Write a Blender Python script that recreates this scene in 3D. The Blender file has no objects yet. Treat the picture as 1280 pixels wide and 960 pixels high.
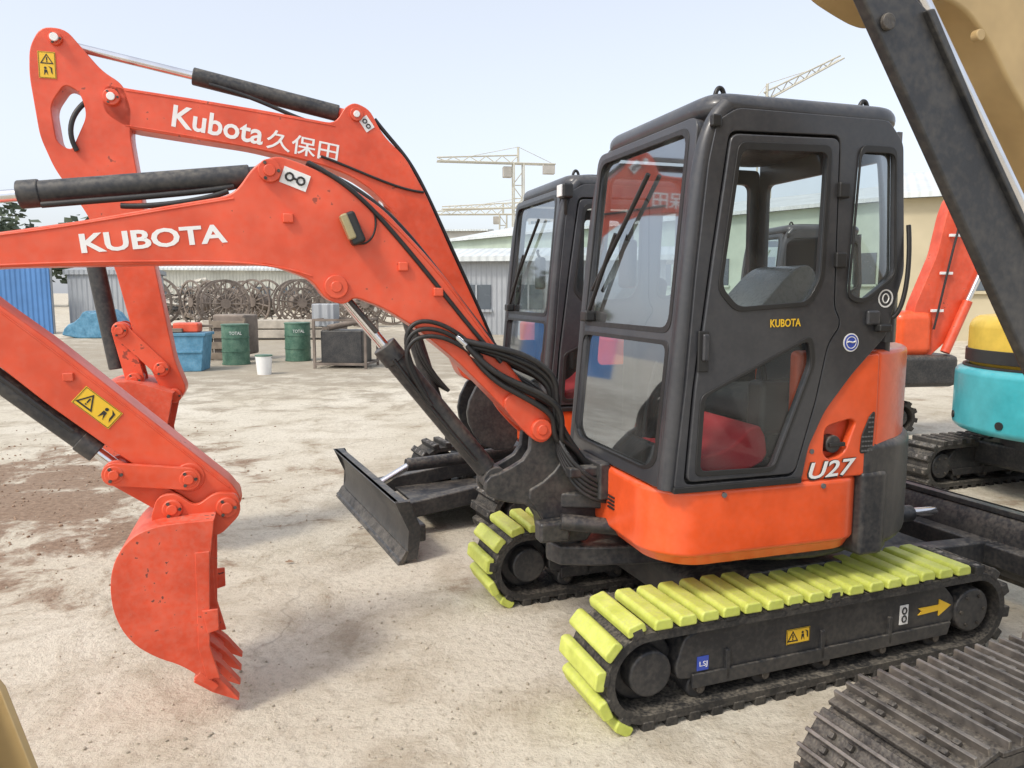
import bpy, bmesh, math, random
from mathutils import Matrix, Vector
random.seed(7)
sc=bpy.context.scene
rad=math.radians
I=Matrix.Identity(4)
# ---------------------------------------------------------------- materials
def newmat(n):
    m=bpy.data.materials.new(n);m.use_nodes=True
    nt=m.node_tree;b=nt.nodes['Principled BSDF'];return m,nt,b
def paint(n,col,rough=.4,metal=0,dust=.35,var=.12,dustcol=(.42,.37,.29),bump=0,scale=6,coat=0,side=.12,chip=0,chipcol=(.05,.035,.03)):
    m,nt,b=newmat(n);N=nt.nodes.new;L=nt.links.new
    g=N('ShaderNodeNewGeometry')
    n1=N('ShaderNodeTexNoise');n1.inputs['Scale'].default_value=scale;n1.inputs['Detail'].default_value=3;n1.inputs['Roughness'].default_value=.65
    L(g.outputs['Position'],n1.inputs['Vector'])
    n2=N('ShaderNodeTexNoise');n2.inputs['Scale'].default_value=scale*9;n2.inputs['Detail'].default_value=2
    L(g.outputs['Position'],n2.inputs['Vector'])
    mr=N('ShaderNodeMapRange');mr.inputs['From Min'].default_value=.3;mr.inputs['From Max'].default_value=.7
    mr.inputs['To Min'].default_value=1-var;mr.inputs['To Max'].default_value=1+var
    L(n1.outputs['Fac'],mr.inputs['Value'])
    mul=N('ShaderNodeVectorMath');mul.operation='SCALE';mul.inputs[0].default_value=col;L(mr.outputs[0],mul.inputs['Scale'])
    sx=N('ShaderNodeSeparateXYZ');L(g.outputs['Normal'],sx.inputs[0])
    up=N('ShaderNodeMapRange');up.inputs['From Min'].default_value=.1;up.inputs['From Max'].default_value=1;up.inputs['To Min'].default_value=side;up.inputs['To Max'].default_value=1
    L(sx.outputs['Z'],up.inputs['Value'])
    dn=N('ShaderNodeMapRange');dn.inputs['From Min'].default_value=.42;dn.inputs['From Max'].default_value=.68
    ad=N('ShaderNodeMath');ad.operation='ADD';L(n1.outputs['Fac'],ad.inputs[0]);L(n2.outputs['Fac'],ad.inputs[1])
    hf=N('ShaderNodeMath');hf.operation='MULTIPLY';hf.inputs[1].default_value=.5;L(ad.outputs[0],hf.inputs[0]);L(hf.outputs[0],dn.inputs['Value'])
    f1=N('ShaderNodeMath');f1.operation='MULTIPLY';L(up.outputs[0],f1.inputs[0]);L(dn.outputs[0],f1.inputs[1])
    f2=N('ShaderNodeMath');f2.operation='MULTIPLY';f2.inputs[1].default_value=dust;L(f1.outputs[0],f2.inputs[0])
    mx=N('ShaderNodeMix');mx.data_type='RGBA';L(f2.outputs[0],mx.inputs['Factor']);L(mul.outputs[0],mx.inputs['A']);mx.inputs['B'].default_value=(*dustcol,1)
    res=mx.outputs['Result']
    if chip:
        cr=N('ShaderNodeMapRange');cr.inputs['From Min'].default_value=.645-chip*.1;cr.inputs['From Max'].default_value=.665-chip*.1;cr.inputs['To Max'].default_value=.8
        L(hf.outputs[0],cr.inputs['Value'])
        m3=N('ShaderNodeMix');m3.data_type='RGBA';L(cr.outputs[0],m3.inputs['Factor']);L(res,m3.inputs['A']);m3.inputs['B'].default_value=(*chipcol,1);res=m3.outputs['Result']
    L(res,b.inputs['Base Color'])
    rr=N('ShaderNodeMapRange');rr.inputs['To Min'].default_value=max(.05,rough-.1);rr.inputs['To Max'].default_value=min(1,rough+.18)
    L(n2.outputs['Fac'],rr.inputs['Value']);L(rr.outputs[0],b.inputs['Roughness'])
    b.inputs['Metallic'].default_value=metal
    if coat: b.inputs['Coat Weight'].default_value=coat;b.inputs['Coat Roughness'].default_value=.15
    if bump:
        bp=N('ShaderNodeBump');bp.inputs['Strength'].default_value=bump*5;bp.inputs['Distance'].default_value=.004
        L(n2.outputs['Fac'],bp.inputs['Height']);L(bp.outputs[0],b.inputs['Normal'])
    return m
ORB=paint('red_orange_paint',(.70,.080,.028),.38,dust=.34,coat=.15,bump=.014,side=.28,var=.18,scale=3.5,chip=.02,chipcol=(.22,.05,.03))
ORS=paint('scuffed_orange_paint',(.67,.076,.030),.48,dust=.45,bump=.03,chip=.12,var=.2,side=.35)
ORH=paint('orange_paint',(.80,.098,.020),.33,dust=.20,coat=.35,side=.22)
BLK=paint('black_paint',(.026,.027,.030),.42,dust=.4,bump=.015,side=.28)
CAB=paint('cab_grey_paint',(.038,.040,.046),.34,dust=.20,coat=.3,side=.18)
RUB=paint('rubber',(.024,.023,.022),.75,dust=.5,bump=.06,scale=9,side=.28)
HOSE=paint('hose_rubber',(.015,.015,.016),.45,dust=.15)
STEEL=paint('worn_steel',(.075,.068,.062),.5,metal=.5,dust=.5,bump=.1,scale=14,side=.3,var=.4)
STEEL2=paint('polished_steel',(.22,.20,.18),.38,metal=.7,dust=.4,scale=14,side=.3,var=.4)
CHR=paint('chrome',(.75,.75,.77),.15,metal=1,dust=.05)
YPAD=paint('yellow_green_plastic',(.56,.62,.11),.5,dust=.42,bump=.05,scale=10,side=.4,var=.18)
TAN=paint('tan_paint',(.44,.31,.14),.42,dust=.3)
TEAL=paint('teal_paint',(.05,.40,.45),.35,dust=.25,coat=.3)
YEL=paint('yellow_paint',(.70,.48,.06),.4,dust=.25)
WHT=paint('white_vinyl',(.80,.80,.78),.45,dust=.1,var=.04)
YLW=paint('yellow_vinyl',(.80,.50,.03),.4,dust=.1,var=.04)
BLU=paint('blue_vinyl',(.04,.08,.42),.4,dust=.1,var=.04)
DKV=paint('dark_vinyl',(.02,.02,.02),.4,dust=.05)
GRY=paint('grey_plastic',(.12,.12,.12),.5,dust=.1)
REDC=paint('red_cloth',(.60,.03,.04),.85,dust=.1)
SEATM=paint('seat_fabric',(.035,.035,.038),.8,dust=.15)
PLAS=paint('clear_wrap_plastic',(.30,.31,.31),.25,dust=.1)
LENS=paint('lamp_lens',(.35,.30,.16),.25,dust=.2)
def glassmat():
    m=bpy.data.materials.new('cab_glass');m.use_nodes=True;nt=m.node_tree;nt.nodes.clear();N=nt.nodes.new;L=nt.links.new
    o=N('ShaderNodeOutputMaterial');t=N('ShaderNodeBsdfTransparent');t.inputs[0].default_value=(.68,.74,.75,1)
    g=N('ShaderNodeBsdfGlossy');g.inputs['Roughness'].default_value=.04;g.inputs[0].default_value=(.85,.92,1,1)
    d=N('ShaderNodeBsdfDiffuse');d.inputs[0].default_value=(.40,.39,.36,1)
    fr=N('ShaderNodeFresnel');fr.inputs[0].default_value=1.45
    fm=N('ShaderNodeMath');fm.operation='MULTIPLY';fm.inputs[1].default_value=.38;L(fr.outputs[0],fm.inputs[0])
    mx=N('ShaderNodeMixShader');L(fm.outputs[0],mx.inputs[0]);L(t.outputs[0],mx.inputs[1]);L(g.outputs[0],mx.inputs[2])
    gg=N('ShaderNodeNewGeometry');nz=N('ShaderNodeTexNoise');nz.inputs['Scale'].default_value=5;nz.inputs['Detail'].default_value=4;L(gg.outputs['Position'],nz.inputs['Vector'])
    mr=N('ShaderNodeMapRange');mr.inputs['From Min'].default_value=.4;mr.inputs['From Max'].default_value=.8;mr.inputs['To Min'].default_value=.03;mr.inputs['To Max'].default_value=.14;L(nz.outputs['Fac'],mr.inputs['Value'])
    m2=N('ShaderNodeMixShader');L(mr.outputs[0],m2.inputs[0]);L(mx.outputs[0],m2.inputs[1]);L(d.outputs[0],m2.inputs[2])
    L(m2.outputs[0],o.inputs[0]);return m
GLASS=glassmat()
# ---------------------------------------------------------------- helpers
CUR=None;CM=I
def link(ob,local=I):
    bpy.context.collection.objects.link(ob)
    if CUR: ob.parent=CUR
    ob.matrix_basis=CM@local
    return ob
def root(name,loc=(0,0,0),yaw=0,scale=1):
    global CUR,CM
    CUR=None;CM=I
    e=bpy.data.objects.new(name,None);e.empty_display_size=.3
    bpy.context.collection.objects.link(e)
    e.matrix_basis=Matrix.Translation(loc)@Matrix.Rotation(rad(yaw),4,'Z')@Matrix.Scale(scale,4)
    CUR=e;return e
def fin(name,bm,mat,local=I,bevel=0,seg=2,ang=32,smooth=True):
    me=bpy.data.meshes.new(name)
    bmesh.ops.recalc_face_normals(bm,faces=bm.faces[:])
    bm.to_mesh(me);bm.free()
    if smooth:
        me.shade_smooth();me.set_sharp_from_angle(angle=rad(ang))
    me.materials.append(mat)
    ob=bpy.data.objects.new(name,me);link(ob,local)
    if bevel:
        b=ob.modifiers.new('b','BEVEL');b.width=bevel;b.segments=seg;b.limit_method='ANGLE';b.angle_limit=rad(ang);b.harden_normals=True
    return ob
def fillet(poly,r,n=5):
    out=[];k=len(poly)
    for i in range(k):
        p0=Vector(poly[i-1]);p1=Vector(poly[i]);p2=Vector(poly[(i+1)%k])
        a=(p0-p1);b=(p2-p1);la,lb=a.length,b.length
        rr=min(r,la*.45,lb*.45)
        s=p1+a.normalized()*rr;e=p1+b.normalized()*rr
        for j in range(n+1):
            t=j/n;q=s*(1-t)**2+p1*2*t*(1-t)+e*t*t;out.append((q.x,q.y))
    return out
def chaik(poly,n=2,closed=True):
    for _ in range(n):
        o=[] if closed else [poly[0]]
        for i in range(len(poly) if closed else len(poly)-1):
            a=poly[i];b=poly[(i+1)%len(poly)]
            o.append((a[0]*.75+b[0]*.25,a[1]*.75+b[1]*.25));o.append((a[0]*.25+b[0]*.75,a[1]*.25+b[1]*.75))
        if not closed: o.append(poly[-1])
        poly=o
    return poly
def prism(name,poly,y0,y1,mat,bevel=.006,axis='y',local=I,seg=2):
    bm=bmesh.new();A=[];B=[]
    for p in poly:
        if axis=='y': A.append(bm.verts.new((p[0],y0,p[1])));B.append(bm.verts.new((p[0],y1,p[1])))
        else: A.append(bm.verts.new((p[0],p[1],y0)));B.append(bm.verts.new((p[0],p[1],y1)))
    bm.faces.new(A);bm.faces.new(B[::-1])
    for i in range(len(A)):
        j=(i+1)%len(A);bm.faces.new((A[j],A[i],B[i],B[j]))
    return fin(name,bm,mat,local,bevel,seg)
def box(name,c,s,mat,bevel=.006,rot=None,seg=2):
    bm=bmesh.new();bmesh.ops.create_cube(bm,size=1,matrix=Matrix.Diagonal((*s,1)))
    M=Matrix.Translation(c)
    if rot is not None: M=M@rot
    return fin(name,bm,mat,M,bevel,seg)
def boxes(name,mats,size,mat,bevel=.004):
    bm=bmesh.new()
    for M in mats: bmesh.ops.create_cube(bm,size=1,matrix=M@Matrix.Diagonal((*size,1)))
    return fin(name,bm,mat,I,bevel,2 if bevel>.005 else 1)
def align(p1,p2):
    p1=Vector(p1);p2=Vector(p2);d=p2-p1
    return Matrix.Translation((p1+p2)/2)@d.to_track_quat('Z','Y').to_matrix().to_4x4(),d.length
def addcyl(bm,p1,p2,r1,r2=None,seg=24):
    M,l=align(p1,p2);bmesh.ops.create_cone(bm,cap_ends=True,segments=seg,radius1=r1,radius2=r1 if r2 is None else r2,depth=l,matrix=M)
def cyl(name,p1,p2,r,mat,r2=None,seg=28,bevel=0):
    bm=bmesh.new();addcyl(bm,p1,p2,r,r2,seg);return fin(name,bm,mat,I,bevel,2)
def ycyl(name,s,z,y0,y1,r,mat,bevel=.004): return cyl(name,(s,y0,z),(s,y1,z),r,mat,bevel=bevel)
def tube(name,pts,r,mat,nurbs=True):
    cu=bpy.data.curves.new(name,'CURVE');cu.dimensions='3D';cu.bevel_depth=r;cu.bevel_resolution=2;cu.resolution_u=6;cu.use_fill_caps=True
    sp=cu.splines.new('NURBS' if nurbs else 'POLY');sp.points.add(len(pts)-1)
    for q,p in zip(sp.points,pts): q.co=(*p,1)
    if nurbs: sp.order_u=min(4,len(pts));sp.use_endpoint_u=True
    cu.materials.append(mat);ob=bpy.data.objects.new(name,cu);return link(ob)
RX=Matrix.Rotation(rad(90),4,'X')
TR=Matrix.Translation
def plate(name,outer,holes,y,th,mat,M=None,bevel=.003):
    cu=bpy.data.curves.new(name,'CURVE');cu.dimensions='2D';cu.fill_mode='BOTH';cu.extrude=th/2;cu.bevel_depth=bevel;cu.bevel_resolution=1;cu.offset=-bevel
    for poly in [outer]+holes:
        sp=cu.splines.new('POLY');sp.points.add(len(poly)-1);sp.use_cyclic_u=True
        for q,p in zip(sp.points,poly): q.co=(p[0],p[1],0,1)
    cu.materials.append(mat);ob=bpy.data.objects.new(name,cu)
    return link(ob,M if M is not None else TR((0,y,0))@RX)
def sheet(name,poly,y,mat,M=None):
    bm=bmesh.new();bm.faces.new([bm.verts.new((p[0],p[1],0)) for p in poly])
    return fin(name,bm,mat,M if M is not None else TR((0,y,0))@RX,smooth=False)
def text(name,body,s,y,z,width,height,mat,ang=0,bold=0,shear=0,M=None):
    cu=bpy.data.curves.new(name,'FONT');cu.body=body;cu.size=1;cu.offset=bold;cu.shear=shear;cu.resolution_u=3
    cu.materials.append(mat);ob=bpy.data.objects.new(name,cu)
    bpy.context.collection.objects.link(ob);bpy.context.view_layer.update()
    d=ob.dimensions;w,h=max(d.x,.01),max(d.y,.01)
    if CUR: ob.parent=CUR
    base=TR((s,y,z))@RX if M is None else M
    ob.matrix_basis=CM@base@Matrix.Rotation(rad(ang),4,'Z')@Matrix.Diagonal((width/w,height/h,1,1))
    cu.extrude=.0006
    return ob
def arc(cx,cy,r,a0,a1,n=16):
    return [(cx+r*math.cos(rad(a0+(a1-a0)*i/n)),cy+r*math.sin(rad(a0+(a1-a0)*i/n))) for i in range(n+1)]
def circ(cx,cy,r,n=24): return arc(cx,cy,r,0,360*(n-1)/n,n-1)
def warn(s,y,z,w,h,ang=0):
    M=TR((s,y,z))@Matrix.Rotation(rad(ang),4,'Y')@RX
    def P(n,o,hs,m,off): plate(n,o,hs,0,.0012,m,M=M@TR((0,0,off)),bevel=0)
    def R(cx,cy,a,b): return [(cx-a/2,cy-b/2),(cx+a/2,cy-b/2),(cx+a/2,cy+b/2),(cx-a/2,cy+b/2)]
    P('warning_label',R(0,0,w,h),[],YLW,.001)
    P('label_border',R(0,0,w*.96,h*.96) if w>h else R(0,0,w*.94,h*.96),[R(0,0,w*.94,h*.92) if w>h else R(0,0,w*.89,h*.94)],DKV,.0025)
    if w>h: c1=(-w*.24,0);c2=(w*.24,0);k=min(w*.42,h*.8)
    else: c1=(0,h*.22);c2=(0,-h*.22);k=min(h*.42,w*.8)
    def T(c,q): return [(c[0],c[1]+q*.5),(c[0]-q*.56,c[1]-q*.42),(c[0]+q*.56,c[1]-q*.42)]
    P('label_triangle',T(c1,k),[T((c1[0],c1[1]-k*.02),k*.72)],DKV,.0025)
    P('label_mark',R(c1[0],c1[1]+k*.02,k*.09,k*.30),[],DKV,.0028);P('label_mark',R(c1[0],c1[1]-k*.22,k*.1,k*.08),[],DKV,.0028)
    P('label_mark',circ(c2[0]-k*.15,c2[1]+k*.25,k*.11,10),[],DKV,.0025)
    P('label_mark',[(c2[0]-k*.25,c2[1]+k*.1),(c2[0]-k*.02,c2[1]+k*.1),(c2[0]+k*.05,c2[1]-k*.4),(c2[0]-k*.1,c2[1]-k*.1),(c2[0]-k*.28,c2[1]-k*.4)],[],DKV,.0025)
    P('label_mark',[(c2[0]+k*.1,c2[1]+k*.42),(c2[0]+k*.4,c2[1]+k*.3),(c2[0]+k*.42,c2[1]-k*.3),(c2[0]+k*.3,c2[1]-k*.1),(c2[0]+k*.28,c2[1]+k*.2)],[],DKV,.0025)
# ---------------------------------------------------------------- track
def stad(x0,x1,zc,R,t):
    L=x1-x0;P=2*L+2*math.pi*R;t%=P
    if t<L: return Vector((x0+t,0,zc+R)),0.0
    t-=L
    if t<math.pi*R:
        a=t/R;return Vector((x1+R*math.sin(a),0,zc+R*math.cos(a))),a
    t-=math.pi*R
    if t<L: return Vector((x1-t,0,zc-R)),math.pi
    t-=L;a=math.pi+t/R
    return Vector((x0+R*math.sin(a),0,zc+R*math.cos(a))),a
def track(y0,w,x0=.07,x1=1.72,zc=.20,R=.175,pitch=.1,pads=True,steel=False):
    L=x1-x0;P=2*L+2*math.pi*R;n=round(P/pitch);pt=P/n
    ring=[]
    for i in range(120):
        p,a=stad(x0,x1,zc,R,P*i/120);ring.append((p.x,p.z,a))
    th=.032
    bm=bmesh.new();V=[]
    for x,z,a in ring:
        nx,nz=math.sin(a),math.cos(a)
        V.append([bm.verts.new((x,y0,z)),bm.verts.new((x,y0+w,z)),bm.verts.new((x-nx*th,y0+w,z-nz*th)),bm.verts.new((x-nx*th,y0,z-nz*th))])
    for i in range(120):
        a=V[i];b=V[(i+1)%120]
        for k in range(4): bm.faces.new((a[k],a[(k+1)%4],b[(k+1)%4],b[k]))
    fin('track_belt',bm,STEEL if steel else RUB)
    lug=[];pad=[];rid=[];bolts=[];inner=[]
    for i in range(n):
        t=(i+.5)*pt;p,a=stad(x0,x1,zc,R,t)
        Rm=TR((p.x,y0+w/2,p.z))@Matrix.Rotation(a,4,'Y')
        jig=Matrix.Rotation(rad(random.uniform(-1.5,1.5)),4,'Z')@TR((0,random.uniform(-.007,.007),0))
        if steel:
            lug.append(Rm@TR((0,0,.008)))
            for k in (-.045,0,.045): rid.append(Rm@TR((k,0,.024)))
            for k in (-.12,-.06,.06,.12):
                bolts.append(Rm@TR((.022,k,.022)));bolts.append(Rm@TR((-.022,k,.022)))
        else:
            lug.append(Rm@TR((0,0,.012)))
            top=(t<L-.02) or (t>P-math.pi*R*.95)
            if pads and top: pad.append(Rm@jig@TR((0,0,.028)))
            else:
                for k in (-w/2+.018,w/2-.018,-.05,.05): bolts.append(Rm@TR((0,k,.027)))
        inner.append(Rm@TR((0,0,-.045)))
    if steel:
        boxes('track_shoes',lug,(pt*.95,w,.014),STEEL,.003)
        boxes('shoe_grousers',rid,(.012,w*.985,.026),STEEL2,.003)
        boxes('shoe_bolts',bolts,(.018,.020,.014),STEEL,.003)
    else:
        boxes('track_lugs',lug,(pt*.52,w*1.02,.045),RUB,.007)
        if bolts: boxes('lug_ends',bolts,(.026,.022,.020),STEEL2,.004)
        if pad:
            bm=bmesh.new()
            for M in pad:
                prof=[(-.039,-.020),(-.039,.008),(-.029,.022),(.029,.022),(.039,.008),(.039,-.020)]
                A=[bm.verts.new(M@Vector((q[0],-w/2-.008,q[1]))) for q in prof];B=[bm.verts.new(M@Vector((q[0],w/2+.008,q[1]))) for q in prof]
                bm.faces.new(A);bm.faces.new(B[::-1])
                for i in range(6): bm.faces.new((A[(i+1)%6],A[i],B[i],B[(i+1)%6]))
            fin('yellow_track_pads',bm,YPAD,I,.008,2)
    boxes('guide_lugs',inner,(.03,.05,.035),RUB,.006)
    s=1 if not steel else 1.2
    ym=y0+w/2
    ycyl('idler',x0+.02,zc,ym-.05,ym+.05,R-.04,BLK,.012)
    for sg in (-1,1):
        a,b=sorted((ym+sg*.05,ym+sg*.125));ycyl('idler_hub',x0+.02,zc,a,b,.09*s,BLK,.012)
        a,b=sorted((ym+sg*.03,ym+sg*.13));ycyl('sprocket_motor',x1,zc,a,b,.10*s,BLK,.012)
        a,b=sorted((ym+sg*.13,ym+sg*.137))
        for k in range(6): ycyl('motor_bolt',x1+.07*s*math.cos(k*1.047),zc+.07*s*math.sin(k*1.047),a,b,.008,STEEL,0)
    bm=bmesh.new();addcyl(bm,(x1,ym-.02,zc),(x1,ym+.02,zc),R-.07)
    for k in range(11):
        M=TR((x1,ym,zc))@Matrix.Rotation(2*math.pi*k/11,4,'Y')@TR((0,0,R-.06))
        bmesh.ops.create_cube(bm,size=1,matrix=M@Matrix.Diagonal((.035,.04,.05,1)))
    fin('sprocket',bm,STEEL,I,.004)
    nr=5
    for k in range(nr):
        xx=x0+.24+(x1-x0-.44)*k/(nr-1)
        ycyl('bottom_roller',xx,zc-R+.075,ym-.10,ym+.10,.048,BLK,.012)
        ycyl('roller_cap',xx,zc-R+.075,ym-.125,ym+.125,.018,STEEL,.004)
    zt=zc+(.135 if not steel else .16);zb=zc-.055
    fr=[(x0+.13,zc+.0),(x0+.17,zt-.02),(x0+.24,zt),(x1-.16,zt),(x1-.09,zc+.06),(x1-.09,zc-.04),(x1-.16,zb-.01),(x0+.24,zb-.01),(x0+.14,zc-.05)]
    prism('track_frame',fillet(fr,.03,3),ym-.115,ym+.115,BLK,.01)
    fl=[(x0+.2,zb+.02),(x1-.12,zb+.02),(x1-.14,zb-.035),(x0+.2,zb-.035)]
    for sg in (-1,1):
        prism('frame_flange',fl,ym+sg*.122-.006,ym+sg*.122+.006,BLK,.003)
        for q in (.36,.82,1.18): box('frame_gusset',(x0+q,ym+sg*.118,zc-.02),(.02,.02,.12),BLK,.004)
def blade(s,y0,w,z0,h,arms_to,front=-1):
    pr=[(front*.015,0),(front*-.035,.12*h),(front*-.055,h*.35),(front*-.05,h*.6),(front*-.02,h*.85),(front*.035,h)]
    pr=chaik(pr,1,False)
    bk=[(p[0]-front*.035,p[1]) for p in pr]
    poly=[(s+a,z0+b) for a,b in pr+bk[::-1]]
    prism('blade_plate',poly,y0,y0+w,BLK,.004)
    prism('cutting_edge',[(s+front*.022,z0-.02),(s-front*.018,z0-.02),(s-front*.05,z0+.06),(s-front*.03,z0+.06)],y0-.004,y0+w+.004,STEEL,.003)
    for yy in (y0,y0+w-.014):
        prism('blade_end',[(s+front*.02,z0),(s-front*.04,z0+.12*h),(s-front*.05,z0+h*.5),(s+front*.03,z0+h),(s-front*.06,z0+h),(s-front*.13,z0+h*.5),(s-front*.10,z0)],yy-.003,yy+.017,BLK,.003)
    box('blade_back_box',(s-front*.115,y0+w/2,z0+h*.40),(.11,w*.96,h*.30),BLK,.012)
    prism('blade_top_rail',[(s+front*.03,z0+h),(s-front*.045,z0+h),(s-front*.045,z0+h-.03),(s+front*.01,z0+h-.03)],y0+.02,y0+w-.02,BLK,.004)
    for yy in (y0+w*.3,y0+w*.7):
        a=(s-front*.10,z0+h*.42);b=(arms_to,.30)
        prism('blade_arm',[(a[0],a[1]-.06),(a[0],a[1]+.05),(b[0],b[1]+.06),(b[0],b[1]-.05)],yy-.05,yy+.05,BLK,.01)
    prism('blade_arm_web',[(s-front*.3,y0+w*.3),(s-front*.3,y0+w*.7),(arms_to,y0+w*.66),(arms_to,y0+w*.34)],z0+h*.36,z0+h*.42,BLK,.006,'z')
    ym=y0+w/2
    cyl('blade_cylinder',(s-front*.12,ym,z0+h*.75),(s-front*.34,ym,.40),.026,CHR);cyl('blade_cylinder_barrel',(s-front*.3,ym,.395),(arms_to,ym,.42),.045,BLK)
def undercarriage(M,width=1.5,pads=True,blade_s=2.45,bfront=1,bz=.12,stickers=True):
    global CM
    old=CM;CM=old@M
    track(0,.30,pads=pads);track(width-.30,.30,pads=pads)
    prism('chassis',fillet([(.55,.16),(.5,.36),(.7,.43),(1.15,.43),(1.4,.36),(1.35,.16)],.04,3),.24,width-.24,BLK,.015)
    for sx in (.62,1.2):
        for yy,sg in ((.3,1),(width-.3,-1)):
            box('chassis_leg',(sx,yy+sg*.08,.30),(.2,.32,.14),BLK,.02,Matrix.Rotation(rad(sg*(25 if sx>1 else -25)),4,'Z'))
    cyl('turntable',(.92,width/2,.42),(.92,width/2,.55),.36,BLK,bevel=.01)
    blade(blade_s,0,width,bz,.36,1.25 if bfront>0 else .6,bfront)
    if stickers:
        y=.033
        warn(.77,.034,.235,.115,.062)
        box('tie_down_label',(1.33,y,.235),(.045,.004,.085),WHT,0)
        for zz in (.253,.217): tube('tie_down_symbol',[(1.33+.012*math.cos(a*.7),.0302,zz+.014*math.sin(a*.7)) for a in range(10)],.0035,DKV,False)
        prism('direction_arrow',[(1.41,.25),(1.43,.235),(1.41,.22),(1.53,.225),(1.53,.20),(1.60,.24),(1.53,.275),(1.53,.25)],.030,.034,YLW,0)
        box('serial_label',(.32,y,.20),(.05,.004,.055),BLU,0)
        text('serial_text','LSJ',.302,.0302,.19,.035,.025,WHT)
    CM=old
# ---------------------------------------------------------------- house
def house(detail=True,model=None):
    sk=fillet([(.17,-.715),(-.66,-.715),(-.775,-.58),(-.755,.12),(.17,.12)],.14,8)
    prism('skirt_panel',sk,.60,.865,ORH,.022,'z',seg=4)
    bm=bmesh.new();A=[bm.verts.new((p[0],p[1],.625)) for p in sk];B=[bm.verts.new((p[0]*.93+.0,p[1]*.94,.555)) for p in sk]
    bm.faces.new(A);bm.faces.new(B[::-1])
    for i in range(len(A)):
        j=(i+1)%len(A);bm.faces.new((A[j],A[i],B[i],B[j]))
    fin('skirt_lower',bm,ORH,I,.01,2)
    for i in range(4): box('skirt_vent',(-.775+.004,-.30,.70+i*.016),(.006,.06,.006),DKV,0)
    for q in (-.5,-.05): ycyl('skirt_bolt',q,.84,-.722,-.714,.010,GRY,0)
    prism('far_skirt',fillet([(.2,.72),(-.45,.72),(-.55,.62),(-.55,.25),(.2,.25)],.08,6),.56,.98,ORH,.025,'z',seg=3)
    cyl('swing_base',(0,0,.50),(0,0,.575),.62,BLK,bevel=.02)
    cw=[(.14,-.72)]+arc(0,0,.765,-66,66,28)+[(.14,.72)]
    prism('counterweight',cw,.56,1.0,BLK,.035,'z',seg=4)
    prism('counterweight_foot',[(.12,-.60),(.14,-.724),(.25,-.722),(.33,-.66),(.33,-.5),(.12,-.5)],.53,.88,BLK,.02,'z')
    hd=[(-.15,-.655),(.19,-.655),(.19,-.702),(.215,-.702)]+arc(0,0,.738,-67,75,30)+[(-.40,.70),(-.46,.64),(-.46,.24),(.24,.24),(.24,-.6),(-.15,-.6)]
    prism('engine_hood',hd,.862,1.37,ORH,.04,'z',seg=4)
    rec=fillet([(-.045,1.075),(.075,1.10),(.10,1.085),(.055,.965),(-.01,.935),(-.05,.965)],.03)
    cov=fillet([(-.15,.865),(.198,.865),(.205,1.10),(.20,1.36),(.12,1.35),(-.06,1.18),(-.15,1.05)],.02,3)
    plate('side_cover',cov,[rec],-.688,.026,ORH,bevel=.006)
    sheet('recess_back',rec,-.659,ORB)
    cyl('filler_neck',(.005,-.70,1.0),(.005,-.655,1.0),.036,BLK,bevel=.006);box('filler_latch',(.015,-.705,1.0),(.075,.014,.018),DKV,.004)
    ycyl('cover_lock',-.105,.98,-.71,-.70,.010,GRY,0)
    gp=fillet([(.125,.955),(.185,.96),(.19,1.13),(.165,1.11),(.13,1.03)],.015,3)
    plate('side_grille_panel',gp,[],-.708,.004,DKV,bevel=.002)
    gs=[]
    for k in range(8):
        for j in range(4):
            x_=.135+j*.014;z_=.968+k*.019
            if k<4 or j>1: gs.append(TR((x_,-.7125,z_)))
    boxes('side_grille',gs,(.010,.005,.006),GRY,0)
    if model: 
        text('model_decal_outline',model,-.135,-.7110,.866,.235,.076,DKV,2,.03,.25)  # dark printed outline behind the white model lettering
        text('model_decal',model,-.130,-.7125,.871,.225,.066,WHT,2,.015,.25)
    so=fillet([(-.715,.87),(-.70,1.03),(-.675,1.27),(-.65,1.64),(-.61,2.06),(-.58,2.20),(-.50,2.25),(.17,2.25),(.245,2.17),(.285,1.68),(.215,1.43),(.06,1.28),(-.06,1.14),(-.13,1.0),(-.155,.865)],.03,4)
    door=fillet([(-.53,2.17),(-.05,2.18),(-.038,1.54),(.0,1.48),(-.06,1.40),(-.105,1.18),(-.19,.89),(-.675,.89),(-.65,1.24),(-.59,1.73)],.035,5)
    din=[( -.335+( x+.335)*.972, 1.53+(z-1.53)*.983) for x,z in door]
    w1=fillet([(-.49,2.12),(-.10,2.13),(-.11,1.65),(-.165,1.555),(-.48,1.535),(-.555,1.61)],.035,5)
    w2=fillet([(-.612,1.22),(-.15,1.43),(-.13,1.33),(-.29,.925),(-.625,.93)],.03,5)
    w3=fillet([(.04,2.14),(.205,2.14),(.235,1.66),(.09,1.56),(.015,1.58)],.035,5)
    plate('cab_side_frame',so,[door,w3],-.700,.030,CAB)
    plate('cab_door',din,[w1,w2],-.704,.030,CAB,bevel=.005)
    plate('door_shut',[( -.335+( x+.335)*1.01, 1.53+(z-1.53)*1.006) for x,z in door],[[( -.335+( x+.335)*.93, 1.53+(z-1.53)*.96) for x,z in door]],-.676,.008,DKV,bevel=0)
    def shr(p,k=.97):
        cx=sum(a for a,_ in p)/len(p);cz=sum(b for _,b in p)/len(p);return [(cx+(a-cx)*k,cz+(b-cz)*k) for a,b in p]
    for nm,w in (('door_window_seal',w1),('door_window_seal',w2),('rear_window_seal',w3)):
        plate(nm,shr(w,1.035),[shr(w,.955)],-.7245,.004,DKV,bevel=.002)
        sheet('side_glass',shr(w,1.01),-.706,GLASS)
    prism('cab_sill',fillet([(-.72,.862),(-.16,.862),(-.16,.885),(-.72,.885)],.005,2),-.727,-.68,DKV,.003)
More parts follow.
